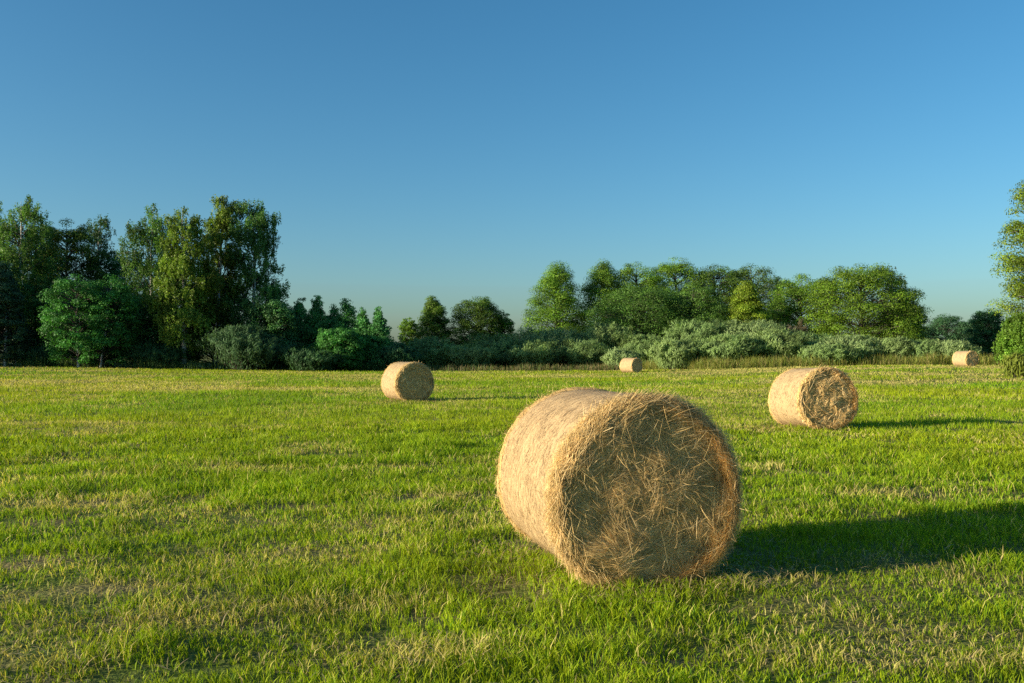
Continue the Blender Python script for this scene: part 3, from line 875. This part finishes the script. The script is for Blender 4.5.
WS = (.13, .225, .105)
SHRUBS = [
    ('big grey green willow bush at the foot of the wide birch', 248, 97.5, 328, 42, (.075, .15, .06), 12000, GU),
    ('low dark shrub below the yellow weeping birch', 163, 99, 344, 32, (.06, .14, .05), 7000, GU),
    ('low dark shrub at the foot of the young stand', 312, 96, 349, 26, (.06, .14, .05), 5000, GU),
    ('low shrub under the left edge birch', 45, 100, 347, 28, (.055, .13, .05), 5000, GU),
    ('shrub right of the young stand behind the left centre bale', 398, 100, 344, 20, (.06, .15, .06), 5000, GU),
    ('leftmost shaded willow, just right of the left centre bale', 432, 101, 338, 26, (0.2, 0.3, 0.1), 9000, GS),
    ('low shaded willow in front, second from the left centre bale', 470, 100, 345, 26, (0.225, 0.32, 0.11), 8000, GS),
    ('tall shaded willow below the small trees behind', 497, 106, 334, 30, (0.185, 0.285, 0.095), 9000, GS),
    ('tall shaded willow below the layered conical tree', 546, 108, 325, 36, (0.24, 0.33, 0.13), 11000, GS),
    ('front shaded willow behind the reddish weeds', 530, 104, 340, 30, (0.2, 0.3, 0.1), 9000, GS),
    ('tall shaded willow below the first dark dome tree', 604, 109, 325, 34, (0.225, 0.32, 0.11), 10000, GS),
    ('front shaded willow left of the tiny centre bale', 583, 106, 341, 30, (0.185, 0.285, 0.095), 9000, GS),
    ('small lit willow right behind the tiny centre bale', 622, 94, 348, 16, (0.24, 0.33, 0.13), 6000, GS),
    ('willow half in shade above the tiny centre bale', 643, 106, 336, 24, (0.2, 0.3, 0.1), 8000, GS),
    ('front sunlit willow right of the tiny centre bale', 676, 87, 341, 26, (0.225, 0.32, 0.11), 10000, GS),
    ('tall sunlit willow at the back below the second dark dome', 700, 95, 321, 33, (0.185, 0.285, 0.095), 10000, GS),
    ('long sunlit willow below the pyramid tree', 752, 94, 322, 38, (0.24, 0.33, 0.13), 11000, GS),
    ('front sunlit willow before the long one under the pyramid tree', 728, 87, 336, 32, (0.2, 0.3, 0.1), 11000, GS),
    ('rounded silvery willow above the big right bale', 778, 88, 331, 30, (0.225, 0.32, 0.11), 11000, GS),
    ('willow behind the big right bale', 812, 93, 333, 28, (0.185, 0.285, 0.095), 9000, GS),
    ('silvery willow below the wide spreading tree', 850, 87, 337, 30, (0.24, 0.33, 0.13), 10000, GS),
    ('front low willow just right of the big right bale', 830, 84, 346, 26, (0.2, 0.3, 0.1), 8000, GS),
    ('willow right below the wide spreading tree', 893, 87, 339, 28, (0.225, 0.32, 0.11), 9000, GS),
    ('willow with dark hollow left of the far right bale', 925, 86, 341, 24, (0.185, 0.285, 0.095), 8000, GS),
    ('last willow right behind the far right bale', 952, 85, 342, 22, (0.24, 0.33, 0.13), 7000, GS),
]
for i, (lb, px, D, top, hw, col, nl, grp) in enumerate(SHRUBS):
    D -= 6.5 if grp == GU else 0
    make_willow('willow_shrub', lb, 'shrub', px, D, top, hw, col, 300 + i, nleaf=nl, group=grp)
make_willow('weed_clump', 'clump of tall rough weeds in the meadow at the right edge of the photo', 'weeds', 1018, 50, 354, 12, (.19, .24, .035), 352, nleaf=1300, ll=.3)
make_willow('dead_shrub', 'brown dry shrub standing among the sunlit willows', 'shrub', 796, 95, 320, 11, (.20, .17, .10), 350, nleaf=3500)


# the wood goes on beyond the left edge of the photo
def off_wood():
    rng = np.random.default_rng(77)
    mb = MB()
    for i in range(34):
        x = -66 - 62 * rng.random(); y = 81 + 34 * rng.random() + max(0, (-66 - x)) * -.15
        H = 16 + 6 * rng.random(); W = 3 + 1.5 * rng.random()
        tube(mb, [(x, y, -.2), (x + .2, y, H * .5), (x, y, H * .95)], [.3, .2, .05], 6, (.08, .07, .05))
        n = 1600
        t = rng.random(n); u = rng.random(n) * 6.283
        r = W * crown_profile('birch', t) * (.35 + .7 * rng.random(n) ** .5)
        P = np.stack([x + np.cos(u) * r, y + np.sin(u) * r, H * (.06 + .94 * t)], 1)
        Nn = unit(rng, n)
        Ls = .75 * (.6 + .8 * rng.random(n))
        leaves(mb, P, Nn, unit(rng, n), Ls, Ls * .7, np.array(BG) * (.7 + .6 * rng.random((n, 1))))
    o = mb.obj('woodland', M_LEAF); o['kind'] = 'stuff'
    o['label'] = 'continuation of the left wood beyond the photo'; o['category'] = 'wood'


off_wood()

# ------------------------------------------------------------------ sky, sun, camera
w = bpy.data.worlds.new('World'); SC.world = w; w.use_nodes = True
nt = w.node_tree; nt.nodes.clear()
out = nt.nodes.new('ShaderNodeOutputWorld'); bg = nt.nodes.new('ShaderNodeBackground')
sky = nt.nodes.new('ShaderNodeTexSky'); sky.sky_type = 'NISHITA'; sky.sun_disc = False
sun_dir = (-math.cos(SUN_AZ) * math.cos(SUN_EL), -math.sin(SUN_AZ) * math.cos(SUN_EL), math.sin(SUN_EL))
sky.sun_elevation = SUN_EL
sky.sun_rotation = math.atan2(sun_dir[0], sun_dir[1])
sky.air_density = 1.0; sky.dust_density = 1.5; sky.ozone_density = 3.0; sky.altitude = 100
bg.inputs['Strength'].default_value = .062
hs = nt.nodes.new('ShaderNodeHueSaturation'); hs.inputs['Saturation'].default_value = 1.2
hs.inputs['Hue'].default_value = .49
nt.links.new(sky.outputs['Color'], hs.inputs['Color']); tint = nt.nodes.new('ShaderNodeVectorMath'); tint.operation = 'MULTIPLY'; tint.inputs[1].default_value = (.84, 1.0, 1.06)
nt.links.new(hs.outputs['Color'], tint.inputs[0]); nt.links.new(tint.outputs['Vector'], bg.inputs['Color']); nt.links.new(bg.outputs['Background'], out.inputs['Surface'])

sl = bpy.data.lights.new('Sun', 'SUN'); sl.energy = 3.65; sl.angle = math.radians(.5); sl.color = (1.0, .86, .64)
so = bpy.data.objects.new('Sun', sl); COL.objects.link(so)
from mathutils import Vector
so.rotation_euler = Vector(sun_dir).to_track_quat('Z', 'Y').to_euler()
so.location = (-40, -10, 30)

cam = bpy.data.cameras.new('Camera'); co = bpy.data.objects.new('Camera', cam); COL.objects.link(co)
cam.sensor_width = 36; cam.lens = F / 1024 * 36
co.location = (0, 0, CAM_H)
co.rotation_euler = (math.radians(90) + math.atan(13.5 / F), 0, 0)
cam.clip_start = .1; cam.clip_end = 6000
SC.camera = co
SC.render.resolution_x, SC.render.resolution_y = 1024, 683
SC.view_settings.view_transform = 'Standard'; SC.view_settings.look = 'None'
SC.view_settings.exposure = 1.4; SC.view_settings.gamma = 1
SC.view_settings.use_curve_mapping = False
SC.render.engine = 'CYCLES'
SC.cycles.use_denoising = False
SC.cycles.max_bounces = 8; SC.cycles.diffuse_bounces = 4; SC.cycles.transmission_bounces = 6; SC.cycles.glossy_bounces = 2
